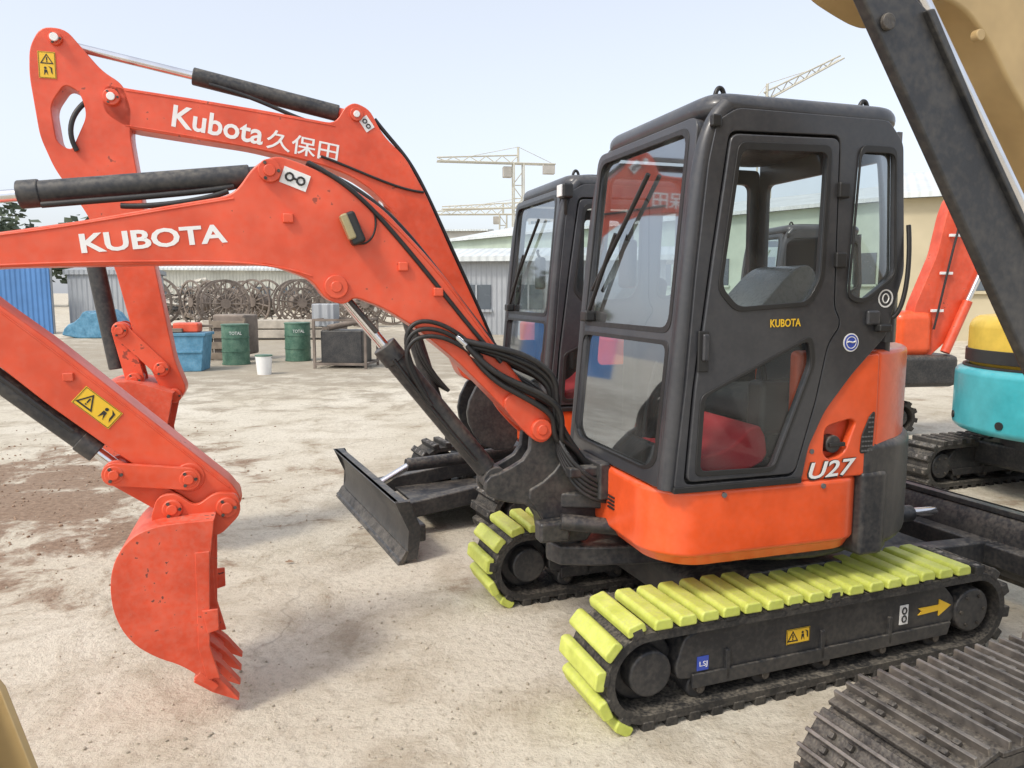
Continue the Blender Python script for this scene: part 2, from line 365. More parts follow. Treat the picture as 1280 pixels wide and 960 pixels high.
    for yy in (-.678,.195):
        tube('front_pillar',[(-.725,yy,.87),(-.712,yy,1.03),(-.69,yy,1.27),(-.662,yy,1.64),(-.622,yy,2.06),(-.585,yy,2.2),(-.52,yy,2.26)],.036,CAB)
    tube('rear_pillar',[(.26,-.67,1.4),(.262,-.67,1.7),(.235,-.67,2.15),(.17,-.67,2.25)],.035,CAB)
    Yv=Vector((.125,0,1.35)).normalized();Xv=Vector((0,1,0));Zv=Xv.cross(Yv)
    FM=Matrix(((Xv.x,Yv.x,Zv.x,-.735),(Xv.y,Yv.y,Zv.y,0),(Xv.z,Yv.z,Zv.z,.87),(0,0,0,1)))
    fo=fillet([(-.69,0),(.22,0),(.20,1.36),(-.67,1.36)],.06)
    fh1=fillet([(-.628,.585),(.182,.585),(.165,1.325),(-.615,1.325)],.06);fh2=fillet([(-.628,.09),(-.55,.05),(.12,.05),(.185,.10),(.182,.545),(-.628,.545)],.04)
    plate('front_frame',fo,[fh1,fh2],0,.03,CAB,M=FM)
    for h_ in (fh1,fh2): plate('windscreen_seal',shr(h_,1.02),[shr(h_,.965)],0,.004,DKV,M=FM@TR((0,0,-.0175)),bevel=.001)
    sheet('windscreen',shr(fh1,1.02),0,GLASS,M=FM);sheet('lower_windscreen',shr(fh2,1.02),0,GLASS,M=FM)
    def FP(y,h,o=-.03): return tuple(FM@Vector((y,h,o)))
    tube('wiper_arm',[FP(.12,.62),FP(.03,.78),FP(-.10,.98)],.010,DKV);tube('wiper_blade',[FP(.10,.74,-.025),FP(-.34,1.20,-.025)],.010,DKV)
    box('wiper_motor',FP(.12,.62,-.03),(.05,.07,.05),DKV,.01)
    prism('roof',fillet([(-.60,-.705),(.275,-.705),(.275,.225),(-.60,.225)],.13,8),2.21,2.312,CAB,.05,'z',seg=6)
    prism('roof_cap',fillet([(-.47,-.60),(.18,-.60),(.18,.12),(-.47,.12)],.12,6),2.305,2.33,CAB,.012,'z',seg=3)
    for s_,y_ in ((-.50,-.60),(.15,-.60)):
        tube('lifting_eye',[(s_-.02,y_,2.30),(s_-.02,y_,2.36),(s_+.02,y_,2.36),(s_+.02,y_,2.30)],.009,DKV)
    box('marker_lamp',(-.585,-.715,2.20),(.04,.025,.045),DKV,.008)
    fw=[(-.70,.88),(-.60,2.2),(.25,2.2),(.27,.88)]
    plate('cab_far_side',fillet(fw,.03),[fillet([(-.55,2.13),(-.20,2.13),(-.20,1.25),(-.62,1.25)],.04),fillet([(-.10,2.13),(.2,2.13),(.21,1.5),(-.10,1.5)],.04)],.215,.028,CAB)
    RM=TR((.262,0,0))@Matrix(((0,0,1,0),(1,0,0,0),(0,1,0,0),(0,0,0,1)))
    plate('cab_rear_wall',[(-.68,.9),(.20,.9),(.20,2.22),(-.68,2.22)],[fillet([(-.62,1.45),(.14,1.45),(.14,2.12),(-.62,2.12)],.04)],0,.02,CAB,M=RM)
    box('cab_floor',(-.22,-.24,.875),(.96,.88,.02),DKV,0)
    box('door_sill_inner',(-.62,-.24,.93),(.04,.86,.10),DKV,.01)
    box('seat_base',(.02,-.24,.98),(.36,.42,.18),SEATM,.03)
    box('seat_cushion',(-.02,-.24,1.12),(.44,.44,.12),SEATM,.045,seg=4)
    box('seat_back',(.17,-.24,1.42),(.11,.42,.56),SEATM,.05,Matrix.Rotation(rad(8),4,'Y'),4)
    box('headrest',(.205,-.24,1.76),(.08,.24,.16),SEATM,.035,seg=4)
    prism('plastic_seat_wrap',chaik([(-.20,1.50),(-.05,1.52),(.06,1.50),(.13,1.62),(.09,1.72),(.0,1.70),(-.12,1.58)],2),-.42,-.10,PLAS,.01)
    for yy in (-.55,.07):
        box('console',(-.06,yy,1.14),(.42,.11,.22),DKV,.025)
        tube('control_lever',[(-.22,yy,1.25),(-.25,yy,1.36),(-.24,yy,1.44)],.012,DKV);box('lever_grip',(-.24,yy,1.46),(.04,.04,.10),DKV,.016)
    box('dash_console',(-.35,.12,1.15),(.3,.14,.5),DKV,.03)
    for yy in (-.30,-.18):
        tube('travel_lever',[(-.56,yy,.89),(-.56,yy,1.15),(-.50,yy,1.30)],.011,DKV)
    prism('red_cover',chaik([(-.63,.89),(-.62,.98),(-.50,.96),(-.38,1.0),(-.30,1.08),(-.24,1.06),(-.22,.89)],2),-.60,-.20,REDC,.012)
    tube('mirror_arm',[(-.45,.23,1.9),(-.42,.36,1.9),(-.38,.38,1.85)],.01,DKV);box('mirror',(-.38,.38,1.74),(.05,.14,.24),DKV,.02)
    if detail:
        box('door_handle_pocket',(-.615,-.726,1.385),(.045,.010,.15),DKV,.008);box('door_handle',(-.61,-.735,1.40),(.026,.016,.10),CAB,.008)
        for zz in (1.98,1.72): box('door_hinge',(-.035,-.729,zz),(.05,.025,.06),DKV,.008)
        box('door_latch',(.135,-.728,1.50),(.06,.02,.06),CAB,.01);box('door_stop',(.18,-.735,1.46),(.06,.04,.03),DKV,.008)
        ycyl('round_decal',.045,1.405,-.7200,-.7165,.036,WHT,0);ycyl('round_decal',.045,1.405,-.7210,-.7175,.031,BLU,0)
        plate('decal_ring',circ(.045,1.405,.024),[circ(.045,1.405,.021)],-.7218,.001,WHT,bevel=0)
        tube('decal_wave',[(.026,-.7215,1.405),(.035,-.7215,1.415),(.05,-.7215,1.398),(.064,-.7215,1.41)],.003,WHT)
        plate('safety_decal',circ(.20,1.575,.036),[circ(.20,1.575,.030)],-.7195,.0015,WHT,bevel=0)
        tube('safety_symbol',[(.20+.016*math.cos(t),-.7195,1.575+.02*math.sin(t)) for t in [i*.8 for i in range(9)]],.0025,WHT)
        text('brand_decal','KUBOTA',-.335,-.7268,1.470,.135,.030,YLW,1,.018)
        tube('grab_rail',[(.24,-.72,1.50),(.27,-.75,1.53),(.285,-.75,1.70),(.29,-.72,1.86)],.009,DKV)
# ---------------------------------------------------------------- bucket
def bucket(back,opening,yc,w,mat,teeth=4,dirv=None):
    prof=chaik(back,2,False)
    side=prof+opening
    for yy in (yc-w/2,yc+w/2):
        prism('bucket_side',side,yy-.008,yy+.008,mat,.003)
    cx=sum(p[0] for p in side)/len(side);cz=sum(p[1] for p in side)/len(side)
    inn=[]
    for p in prof:
        d=Vector((cx-p[0],cz-p[1])).normalized()*.018;inn.append((p[0]+d.x,p[1]+d.y))
    prism('bucket_shell',prof+inn[::-1],yc-w/2+.006,yc+w/2-.006,mat,0)
    lip=Vector(back[-1]);d=(Vector(back[-1])-Vector(back[-2])).normalized() if dirv is None else Vector(dirv).normalized()
    nrm=Vector((-d.y,d.x))
    pts=[lip-d*.06-nrm*.018,lip+d*.03-nrm*.012,lip+d*.03+nrm*.012,lip-d*.06+nrm*.018]
    prism('bucket_lip',[(p.x,p.y) for p in pts],yc-w/2-.01,yc+w/2+.01,mat,.003)
    for k in range(teeth):
        yy=yc-w/2+.03+(w-.06)*k/(teeth-1)
        pts=[lip-d*.05-nrm*.034,lip+d*.03-nrm*.028,lip+d*.13-nrm*.002,lip+d*.13+nrm*.004,lip+d*.03+nrm*.026,lip-d*.05+nrm*.03]
        prism('bucket_tooth',[(p.x,p.y) for p in pts],yy-.024,yy+.024,mat,.004)
        q=lip+d*.015;ycyl('tooth_pin',q.x,q.y,yy-.028,yy+.028,.009,STEEL,0)
def pin(name,s,z,yc,hw,r,mat,cap=True):
    ycyl(name,s,z,yc-hw,yc+hw,r,mat,.006)
    if cap:
        ycyl(name+'_cap',s,z,yc-hw-.010,yc+hw+.010,r*.55,mat,.004)
        for k in range(3):
            a=k*2.1;ycyl('pin_bolt',s+r*.74*math.cos(a),z+r*.74*math.sin(a),yc-hw-.006,yc-hw,.006,STEEL,0)
def linkbar(name,a,b,yc,hw,r,mat):
    a=Vector(a);b=Vector(b);d=(b-a).normalized();an=math.degrees(math.atan2(d.y,d.x))
    poly=arc(a.x,a.y,r,an+90,an+270,10)+arc(b.x,b.y,r,an-90,an+90,10)
    for sg in (-1,1): prism(name,poly,yc+sg*hw-.012,yc+sg*hw+.012,mat,.003)

# ================================================================ MAIN EXCAVATOR
HC=(1.06,3.63,0);YAW=17.6
e=root('mini_excavator',HC,YAW)
M0=TR(HC)@Matrix.Rotation(rad(YAW),4,'Z')
T1=TR((.437,2.596,0))@Matrix.Rotation(rad(20.7),4,'Z')
undercarriage(M0.inverted()@T1)
house(True,'U27')
yb=-.03
boom=[(-3.42,1.74),(-2.973,1.803),(-2.728,1.847),(-2.469,1.904),(-2.22,1.955),(-2.143,2.066),(-2.065,2.107),(-1.966,2.077),(-1.82,2.016),(-1.67,1.919),(-1.515,1.758),(-1.418,1.648),(-1.285,1.469),(-1.147,1.283),(-.985,1.071),(-.985,.99),(-1.075,1.0),(-1.252,1.186),(-1.388,1.323),(-1.551,1.457),(-1.678,1.537),(-1.79,1.58),(-1.83,1.55),(-1.90,1.57),(-1.95,1.646),(-2.094,1.702),(-2.48,1.698),(-2.981,1.684),(-3.42,1.64)]
prism('boom',fillet(boom,.05,4),yb-.08,yb+.08,ORB,.008)
tube('boom_weld_seam',[(x,yb-.080,z-.014) for x,z in boom[:5]],.004,ORB)
tube('boom_weld_seam',[(x,yb-.080,z-.016) for x,z in boom[8:15]],.004,ORB)
tube('boom_weld_seam',[(x,yb-.080,z+.014) for x,z in boom[24:29]],.004,ORB)
ycyl('boom_boss',-1.86,1.62,yb-.095,yb+.095,.045,ORB);ycyl('boom_boss_pin',-1.86,1.62,yb-.10,yb+.10,.022,ORB)
ycyl('boom_boss',-2.09,2.045,yb-.10,yb+.10,.042,ORB)
ycyl('boom_pin',-2.09,2.045,yb-.108,yb+.108,.022,ORB)
for k in range(3): ycyl('pin_bolt',-2.09+.032*math.cos(k*2.1),2.045+.032*math.sin(k*2.1),yb-.106,yb-.099,.006,STEEL,0)
for sg in (-1,1):
    prism('boom_foot_plate',chaik([(-1.16,1.18),(-1.09,1.18),(-.98,1.07),(-.96,1.0),(-1.02,.95),(-1.09,1.0),(-1.20,1.13)],2),yb+sg*.092-.012,yb+sg*.092+.012,ORB,.004)
ycyl('boom_foot_boss',-1.025,1.02,yb-.125,yb+.125,.045,ORB);ycyl('boom_foot_pin',-1.025,1.02,yb-.133,yb+.133,.022,ORB)
cyl('arm_cylinder',(-2.87,yb,1.945),(-2.16,yb,2.035),.043,BLK,bevel=.006);cyl('arm_cylinder_gland',(-2.93,yb,1.937),(-2.86,yb,1.946),.049,BLK,bevel=.006)
cyl('arm_cylinder_rod',(-3.46,yb,1.87),(-2.9,yb,1.94),.022,CHR)
cyl('arm_cylinder_eye',(-2.18,yb,2.033),(-2.08,yb,2.045),.034,BLK)
tube('cylinder_pipe',[(-2.85,yb-.05,1.90),(-2.6,yb-.055,1.93),(-2.3,yb-.05,1.965),(-2.22,yb-.03,1.99)],.011,HOSE)
tube('cylinder_pipe',[(-2.60,yb-.055,1.905),(-2.5,yb-.065,1.90),(-2.32,yb-.07,1.93),(-2.24,yb-.05,1.97)],.010,HOSE)
cyl('boom_cylinder_rod',(-1.86,yb,1.62),(-1.62,yb,1.32),.023,CHR);cyl('boom_cylinder',(-1.655,yb,1.365),(-1.24,yb,.84),.047,BLK,bevel=.005)
cyl('boom_cylinder_gland',(-1.67,yb,1.384),(-1.62,yb,1.32),.052,BLK,bevel=.005);ycyl('boom_cylinder_eye',-1.21,.80,yb-.06,yb+.06,.055,BLK)
tube('boom_cylinder_pipe',[(-1.64,yb-.055,1.33),(-1.5,yb-.06,1.13),(-1.3,yb-.06,.89)],.009,HOSE)
cyl('boom_cylinder_guard',(-1.70,yb-.035,1.44),(-1.86,yb-.035,1.63),.010,BLK)
for sg in (-1,1):
    prism('swing_bracket',chaik([(-.76,.56),(-.80,.80),(-.90,.97),(-.99,1.04),(-1.06,1.01),(-1.07,.90),(-1.18,.84),(-1.26,.82),(-1.27,.75),(-1.20,.71),(-1.05,.68),(-.98,.56)],1),yb+sg*.062-.018,yb+sg*.062+.018,BLK,.008)
prism('swing_post',chaik([(-.74,.50),(-.76,.80),(-.90,.90),(-.98,.80),(-1.10,.74),(-1.0,.62),(-.98,.50)],1),yb-.09,yb+.09,BLK,.01)
cyl('swing_pin',(-.86,yb,.40),(-.86,yb,.82),.07,BLK,bevel=.01);cyl('swing_pin_cap',(-.86,yb,.82),(-.86,yb,.845),.045,STEEL,bevel=.005)
for z0,z1 in ((.40,.49),(.66,.73)):
    prism('swing_mount',[(-.45,-.24),(-.78,-.18),(-.93,-.12),(-.96,-.03),(-.93,.06),(-.78,.12),(-.45,.2)],z0,z1,BLK,.012,'z')
box('swing_lower_block',(-.98,-.16,.58),(.14,.08,.09),BLK,.015);box('hose_clamp_block',(-.83,-.20,.84),(.20,.06,.045),BLK,.01)
box('hose_bulkhead',(-.78,-.10,.80),(.05,.32,.16),BLK,.01)
cyl('swing_cylinder',(-.95,-.18,.62),(-.40,-.34,.56),.035,BLK)
arm=[(-3.52,1.98),(-3.42,2.0),(-3.22,1.77),(-2.99,1.55),(-2.85,1.43),(-2.56,1.15),(-2.27,.87),(-2.235,.80),(-2.29,.735),(-2.36,.76),(-2.62,.975),(-2.87,1.20),(-3.03,1.36),(-3.32,1.60),(-3.48,1.75)]
prism('arm',fillet(arm,.04,4),yb-.065,yb+.065,ORB,.007)
tube('arm_weld_seam',[(x-.012,yb-.065,z-.014) for x,z in arm[2:7]],.0035,ORB)
ycyl('arm_pivot',-3.35,1.69,yb-.11,yb+.11,.06,ORB)
box('arm_lug',(-2.80,yb-.072,1.30),(.035,.016,.03),ORB,.004)
cyl('bucket_cylinder',(-3.2,yb-.0,1.44),(-2.74,yb,1.015),.038,BLK,bevel=.005);cyl('bucket_cylinder_rod',(-2.76,yb,1.03),(-2.67,yb,.945),.022,CHR)
tube('bucket_cylinder_pipe',[(-3.2,yb-.05,1.48),(-3.0,yb-.055,1.29),(-2.8,yb-.05,1.10)],.009,HOSE)
cyl('bucket_cylinder_gland',(-2.79,yb,1.06),(-2.735,yb,1.01),.044,BLK,bevel=.004)
A_=(-2.67,.94);B_=(-2.42,.905);C_=(-2.48,.80);D_=(-2.29,.79)
linkbar('rocker_link',A_,B_,yb,.085,.042,ORB);linkbar('bucket_link',A_,C_,yb,.055,.045,ORB)
prism('bucket_link_web',[( -2.66,.91),(-2.62,.94),(-2.46,.84),(-2.5,.79)],yb-.05,yb+.05,ORB,.005)
for nm,q,r,hw in (('link_pin',A_,.034,.10),('link_pin',B_,.034,.10),('bucket_ear_pin',C_,.036,.12),('bucket_pin',D_,.040,.12)): pin(nm,q[0],q[1],yb,hw,r,ORB)
ycyl('arm_boss',B_[0],B_[1],yb-.07,yb+.07,.055,ORB)
back=[(-2.33,.775),(-2.42,.775),(-2.53,.77),(-2.61,.735),(-2.665,.66),(-2.685,.56),(-2.675,.45),(-2.63,.35),(-2.55,.28),(-2.46,.235),(-2.37,.15)]
opn=[(-2.345,.20),(-2.37,.32),(-2.375,.50),(-2.345,.66)]
bucket(back,opn,yb,.42,ORS,4,dirv=(.68,-.62))
for sg in (-1,1):
    prism('bucket_ear',fillet([(-2.56,.76),(-2.53,.85),(-2.47,.86),(-2.40,.80),(-2.33,.85),(-2.25,.84),(-2.24,.76),(-2.32,.68),(-2.5,.70)],.03,4),yb+sg*.095-.012,yb+sg*.095+.012,ORB,.004)
    prism('side_cutter',[(-2.385,.44),(-2.33,.44),(-2.33,.36),(-2.37,.35)],yb+sg*.222-.006,yb+sg*.222+.006,ORS,.003)
    prism('bucket_edge_bar',[(-2.40,.66),(-2.35,.66),(-2.365,.30),(-2.335,.17),(-2.38,.17),(-2.405,.30)],yb+sg*.214-.008,yb+sg*.214+.008,ORS,.003)
text('brand_text','KUBOTA',-2.735,yb-.0815,1.737,.485,.068,WHT,5.6,.028)
box('tie_down_plate',(-2.0,yb-.083,2.02),(.10,.004,.062),WHT,.0,Matrix.Rotation(rad(20),4,'Y'))
for k in (-.02,.02): tube('tie_down_symbol',[(-2.0+k+.014*math.cos(t*.7),yb-.0865,2.02-k*.36+.014*math.sin(t*.7)) for t in range(10)],.004,DKV,False)
tube('tie_down_symbol',[(-2.01,yb-.0865,2.024),(-1.99,yb-.0865,2.016)],.004,DKV,False)
warn(-2.715,yb-.066,1.185,.155,.075,43)
box('boom_work_lamp',(-1.795,yb-.115,1.84),(.055,.07,.125),DKV,.012,Matrix.Rotation(rad(-22),4,'Y'));box('boom_lamp_lens',(-1.815,yb-.125,1.845),(.03,.06,.10),LENS,.008,Matrix.Rotation(rad(-22),4,'Y'))
tube('lamp_cable',[(-1.79,yb-.10,1.79),(-1.72,yb-.09,1.76),(-1.68,yb-.09,1.86),(-1.72,yb-.08,1.93)],.004,HOSE)
for q in ((-2.03,1.875),(-1.60,1.70),(-1.46,1.60)): box('boom_lug',(q[0],yb-.088,q[1]),(.04,.02,.035),ORB,.005)
tube('boom_hose',[(-1.95,yb-.07,2.085),(-1.86,yb-.088,2.04),(-1.75,yb-.088,1.96),(-1.6,yb-.088,1.79),(-1.45,yb-.088,1.61),(-1.3,yb-.088,1.42),(-1.20,yb-.10,1.31)],.009,HOSE)
tube('boom_hose',[(-1.95,yb+.05,2.1),(-1.8,yb+.02,2.03),(-1.65,yb+.0,1.93),(-1.5,yb+.0,1.76),(-1.3,yb+.0,1.50),(-1.15,yb,1.31)],.011,HOSE)
for k in range(14):
    o=(k%11)*.02;j=random.uniform(-.035,.035);q=random.uniform(-.025,.025)
    tube('hydraulic_hose',[(-1.38+o*.6,yb-.09+o*.8,1.41-o*.3+q),(-1.28+o*.4,yb-.125+o*.9,1.39-k*.010+j*.5),(-1.13+j,yb-.15+o,1.365-k*.015+q),(-.99+q,yb-.165+o,1.29-k*.014+j),(-.95+j,yb-.15+o*.9,1.18-k*.012),(-.97+q,yb-.14+o*.8,1.06-k*.009),(-.90,yb+o*.6-.13,.96),(-.82,yb+o*.6-.12,.86)],.0125,HOSE)
for k in range(3):
    tube('cylinder_hose',[(-1.30+k*.02,yb-.09,1.36-k*.03),(-1.38,yb-.10,1.44-k*.02),(-1.50,yb-.10,1.50-k*.03),(-1.60,yb-.09,1.47-k*.035),(-1.60,yb-.08,1.36-k*.03),(-1.53+.02*k,yb-.07,1.22-k*.04)],.009,HOSE)
for k in range(3): cyl('hose_fitting',(-1.39+k*.03,yb-.095,1.42-k*.035),(-1.35+k*.03,yb-.10,1.385-k*.03),.013,CHR)
for k in range(5): tube('swing_hose',[(-.95,yb-.12+k*.02,.98),(-.93,yb-.2,.88-k*.03),(-.85,yb-.22,.79-k*.03),(-.6,yb-.2,.72)],.010,HOSE)

# ================================================================ SECOND EXCAVATOR
H2=(.69,5.55,0)
e=root('mini_excavator',H2,YAW)
M0=TR(H2)@Matrix.Rotation(rad(YAW),4,'Z')
T2=TR((-.02,4.62,0))@Matrix.Rotation(rad(25),4,'Z')
undercarriage(M0.inverted()@T2,1.7,False,-.70,-1,.02,False)
house(False)
yb=-.10;dx=-.226
def S(l): return [(a+dx,b) for a,b in l]
boom2=[(-2.95,2.76),(-2.84,2.74),(-2.50,2.71),(-2.1,2.67),(-1.69,2.62),(-1.63,2.72),(-1.57,2.755),(-1.48,2.72),(-1.40,2.57),(-1.26,2.44),(-1.13,2.21),(-.97,1.86),(-.81,1.52),(-.66,1.19),(-.74,1.0),(-.90,1.02),(-1.0,1.25),(-1.10,1.55),(-1.22,1.85),(-1.33,2.08),(-1.46,2.22),(-1.60,2.31),(-1.78,2.37),(-2.2,2.45),(-2.85,2.52),(-2.97,2.60)]
prism('boom',fillet(S(boom2),.06,4),yb-.09,yb+.09,ORB,.008)
tube('boom_weld_seam',[(x+dx,yb-.09,z-.015) for x,z in boom2[1:5]],.004,ORB);tube('boom_weld_seam',[(x+dx,yb-.09,z+.015) for x,z in boom2[19:25]],.004,ORB)
arm2=[(-3.24,3.03),(-3.12,3.03),(-3.04,2.93),(-2.95,2.82),(-2.85,2.76),(-2.81,2.62),(-2.83,2.5),(-2.81,2.32),(-2.74,1.76),(-2.66,1.2),(-2.60,1.02),(-2.65,.95),(-2.74,1.02),(-2.80,1.17),(-2.86,1.29),(-2.95,1.74),(-3.08,2.05),(-3.22,2.28),(-3.28,2.45),(-3.31,2.77),(-3.30,2.92)]
plate('arm',fillet(S(arm2),.05,4),[fillet(S([(-3.22,2.62),(-3.14,2.74),(-3.07,2.70),(-3.04,2.58),(-3.13,2.38),(-3.20,2.42)]),.05,5)],yb,.17,ORB,bevel=.005)
pin('arm_pin',-2.91+dx,2.68,yb,.12,.045,ORB);ycyl('arm_pin_cap',-2.91+dx,2.68,yb-.135,yb-.12,.022,WHT)
pin('arm_top_pin',-3.17+dx,2.97,yb,.11,.035,ORB);ycyl('arm_top_cap',-3.17+dx,2.97,yb-.135,yb-.12,.022,WHT)
warn(-3.22+dx,yb-.0915,2.83,.085,.14)
tube('arm_hose',[(-2.96+dx,yb-.02,2.72),(-3.1+dx,yb-.1,2.64),(-3.16+dx,yb-.12,2.50),(-3.1+dx,yb-.1,2.38)],.014,HOSE)
cyl('arm_cylinder_rod',(-3.14+dx,yb,2.97),(-2.45+dx,yb,2.85),.024,CHR);cyl('arm_cylinder',(-2.49+dx,yb,2.855),(-1.66+dx,yb,2.70),.05,BLK,bevel=.006)
cyl('arm_cylinder_eye',(-1.68+dx,yb,2.705),(-1.57+dx,yb,2.685),.035,ORB);ycyl('cylinder_pin',-1.56+dx,2.68,yb-.11,yb+.11,.04,ORB);ycyl('cylinder_pin_cap',-1.56+dx,2.68,yb-.12,yb+.12,.02,WHT)
tube('cylinder_pipe',[(-2.4+dx,yb-.06,2.80),(-2.1+dx,yb-.07,2.74),(-1.95+dx,yb-.07,2.64),(-1.8+dx,yb-.06,2.62)],.012,HOSE)
cyl('bucket_cylinder',(-3.09+dx,yb,1.95),(-2.98+dx,yb,1.15),.05,BLK,bevel=.006)
A_=(-2.94+dx,1.38);B_=(-2.73+dx,1.15);C_=(-2.88+dx,1.09);D_=(-2.67+dx,.99)
linkbar('rocker_link',A_,B_,yb,.10,.045,ORB);linkbar('bucket_link',A_,C_,yb,.07,.05,ORB)
for q in (A_,B_,C_,D_): pin('link_pin',q[0],q[1],yb,.13,.042,ORB)
back=S([(-2.66,1.02),(-2.88,1.10),(-3.02,1.09),(-3.12,1.02),(-3.18,.90),(-3.15,.76),(-3.05,.66),(-2.9,.58),(-2.75,.50)]);bucket(back,S([(-2.70,.56),(-2.72,.75),(-2.68,.92)]),yb,.48,ORS,4)
cyl('boom_cylinder_rod',(-1.40+dx,yb,2.2),(-1.36+dx,yb,1.75),.025,CHR);cyl('boom_cylinder',(-1.37+dx,yb,1.85),(-1.05+dx,yb,.8),.05,BLK)
for sg in (-1,1): prism('swing_bracket',chaik([(-.74,.54),(-.78,.90),(-.92,1.04),(-1.03,1.02),(-1.12,.84),(-1.10,.70),(-.98,.54)],1),yb+sg*.13-.02,yb+sg*.13+.02,BLK,.008)
text('brand_text','Kubota',-2.62+dx,yb-.0915,2.550,.50,.125,WHT,-9,.02)
text('brand_text','久保田',-2.10+dx,yb-.0915,2.465,.42,.115,WHT,-9,.009)
box('tie_down_plate',(-1.50+dx,yb-.093,2.63),(.085,.004,.06),WHT,0,Matrix.Rotation(rad(55),4,'Y'))
for k in (-.018,.018): tube('tie_down_symbol',[(-1.50+dx+k*.57+.012*math.cos(t*.7),yb-.0965,2.63-k*.8+.012*math.sin(t*.7)) for t in range(10)],.0035,DKV,False)
tube('boom_hose',[(p[0]+dx+.015,yb-.05,p[1]+.01) for p in [(-1.46,2.66),(-1.38,2.56),(-1.26,2.45),(-1.13,2.21),(-.97,1.86),(-.81,1.52),(-.68,1.22)]],.013,HOSE)
tube('boom_hose',[(-1.78+dx,yb-.1,2.42),(-1.5+dx,yb-.1,2.33),(-1.33+dx,yb-.1,2.24),(-1.15+dx,yb-.1,2.23)],.008,HOSE)
for k in range(4): tube('hydraulic_hose',[(-1.1+dx,yb-.1+k*.03,1.6),(-1.25+dx,yb-.1+k*.03,1.5-k*.05),(-1.28+dx,yb-.1+k*.03,1.25-k*.05),(-1.0+dx,yb-.1+k*.03,.95)],.012,HOSE)
box('cab_work_lamp',(-.62,-.74,2.20),(.07,.09,.09),DKV,.015);box('cab_lamp_lens',(-.66,-.74,2.20),(.012,.07,.07),WHT,.004)
tube('lamp_bracket',[(-.60,-.70,2.05),(-.62,-.73,2.10),(-.62,-.74,2.18)],.01,DKV)

# ================================================================ FOREGROUND TAN EXCAVATOR
F0=(.437+.9*.354,2.596-.9*.935,0)
e=root('excavator',F0,20.7)
M0=TR(F0)@Matrix.Rotation(rad(20.7),4,'Z')
gpoly=[(-.02,2.24),(.05,2.30),(.18,2.225),(.362,1.982),(.543,1.757),(.925,1.28),(1.15,.78),(1.02,.84),(.62,1.38),(.30,1.81)]
prism('boom_cylinder_guard',gpoly,-.03,0,BLK,.006)
prism('guard_flange',[(.158,2.22),(.18,2.227),(.362,1.982),(.543,1.757),(.925,1.28),(1.15,.78),(1.13,.78),(.905,1.275),(.524,1.755),(.344,1.978)],-.045,-.028,BLK,.004)
cyl('guard_bolt',(.055,-.042,2.185),(.055,-.03,2.185),.018,STEEL,bevel=.003)
cyl('boom_cylinder_rod',(.205,.03,2.28),(.86,.03,1.495),.024,CHR)
box('rod_clevis',(.17,.04,2.29),(.10,.06,.10),BLK,.02,Matrix.Rotation(rad(50),4,'Y'))
tanb=[(-.55,2.75),(-.30,2.48),(-.12,2.235),(-.05,2.21),(.0,2.195),(.04,2.19),(.09,2.215),(.14,2.225),(.20,2.205),(.27,2.15),(.34,2.07),(.45,1.97),(.60,1.82),(1.1,1.3),(1.5,.95),(1.7,1.1),(1.35,1.7),(.95,2.25),(.55,2.62),(0,2.95)]
tanb=[(1.146*a+.17,1.6+1.146*(b-1.6)-.02) for a,b in tanb]
prism('boom',fillet(tanb,.05,4),.05,.20,TAN,.01)
ycyl('bracket_bolt',.16,2.34,.035,.05,.016,STEEL,.003)
for q in ((.12,2.40),(.30,2.30),(.42,2.22)): ycyl('boom_boss_bolt',q[0],q[1],.03,.05,.014,TAN,.003)
T3=TR((.868,1.53,0))@Matrix.Rotation(rad(22.8),4,'Z')
CM=M0.inverted()@T3
track(0,.38,x0=.29,x1=2.1,zc=.28,R=.245,pitch=.15,pads=False,steel=True)
box('chassis',(1.2,-.35,.33),(.7,.7,.2),BLK,.03);cyl('turntable',(1.2,-.5,.42),(1.2,-.5,.56),.4,BLK)
CM=I
e=root('excavator_bucket',(-1.17,1.24,0),-15)
bk=[(-.05,.92),(-.20,.90),(-.34,.80),(-.40,.62),(-.36,.44),(-.24,.32),(-.05,.24),(.10,.20)]
bucket(bk,[(.16,.32),(.17,.55),(.07,.80)],0,.5,TAN,4)
for q in (-.02,-.2): ycyl('bucket_pin',q,.85,-.2,.2,.04,TAN)

# ================================================================ TEAL EXCAVATOR
e=root('mini_excavator',(4.38,5.8,0),200)
prism('counterweight',arc(0,0,.85,-100,100,30)+[(-.5,.8),(-.5,-.8)],.52,1.02,TEAL,.06,'z',seg=4)
prism('engine_hood',arc(0,0,.77,-100,100,30)+[(-.4,.76),(-.4,-.76)],1.0,1.42,YEL,.10,'z',seg=5)
prism('hood_vent',arc(0,0,.785,-60,60,20)+arc(0,0,.76,60,-60,20),1.06,1.16,DKV,.004,'z')
prism('hood_band',arc(0,0,.80,-95,95,24)+arc(0,0,.75,95,-95,24),1.0,1.035,DKV,.004,'z')
for a in (-40,0,40): cyl('counterweight_bolt',(.80*math.cos(rad(a)),.80*math.sin(rad(a)),.62),(.86*math.cos(rad(a)),.86*math.sin(rad(a)),.62),.03,DKV)
cyl('turntable',(0,0,.4),(0,0,.54),.5,BLK)
CM=TR((-.95,-.80,0));track(0,.3,pads=False);CM=TR((-.95,.5,0));track(0,.3,pads=False);CM=I
box('chassis',(0,0,.3),(.8,1.1,.2),BLK,.03)
box('seat',(-.35,0,1.2),(.4,.45,.5),SEATM,.05)
for yy in (-.6,.6): tube('canopy_post',[(-.1,yy,1.4),(-.15,yy,2.35),(-.9,yy,2.4)],.03,DKV)
box('canopy',(-.55,0,2.42),(1.3,1.3,.06),YEL,.03)
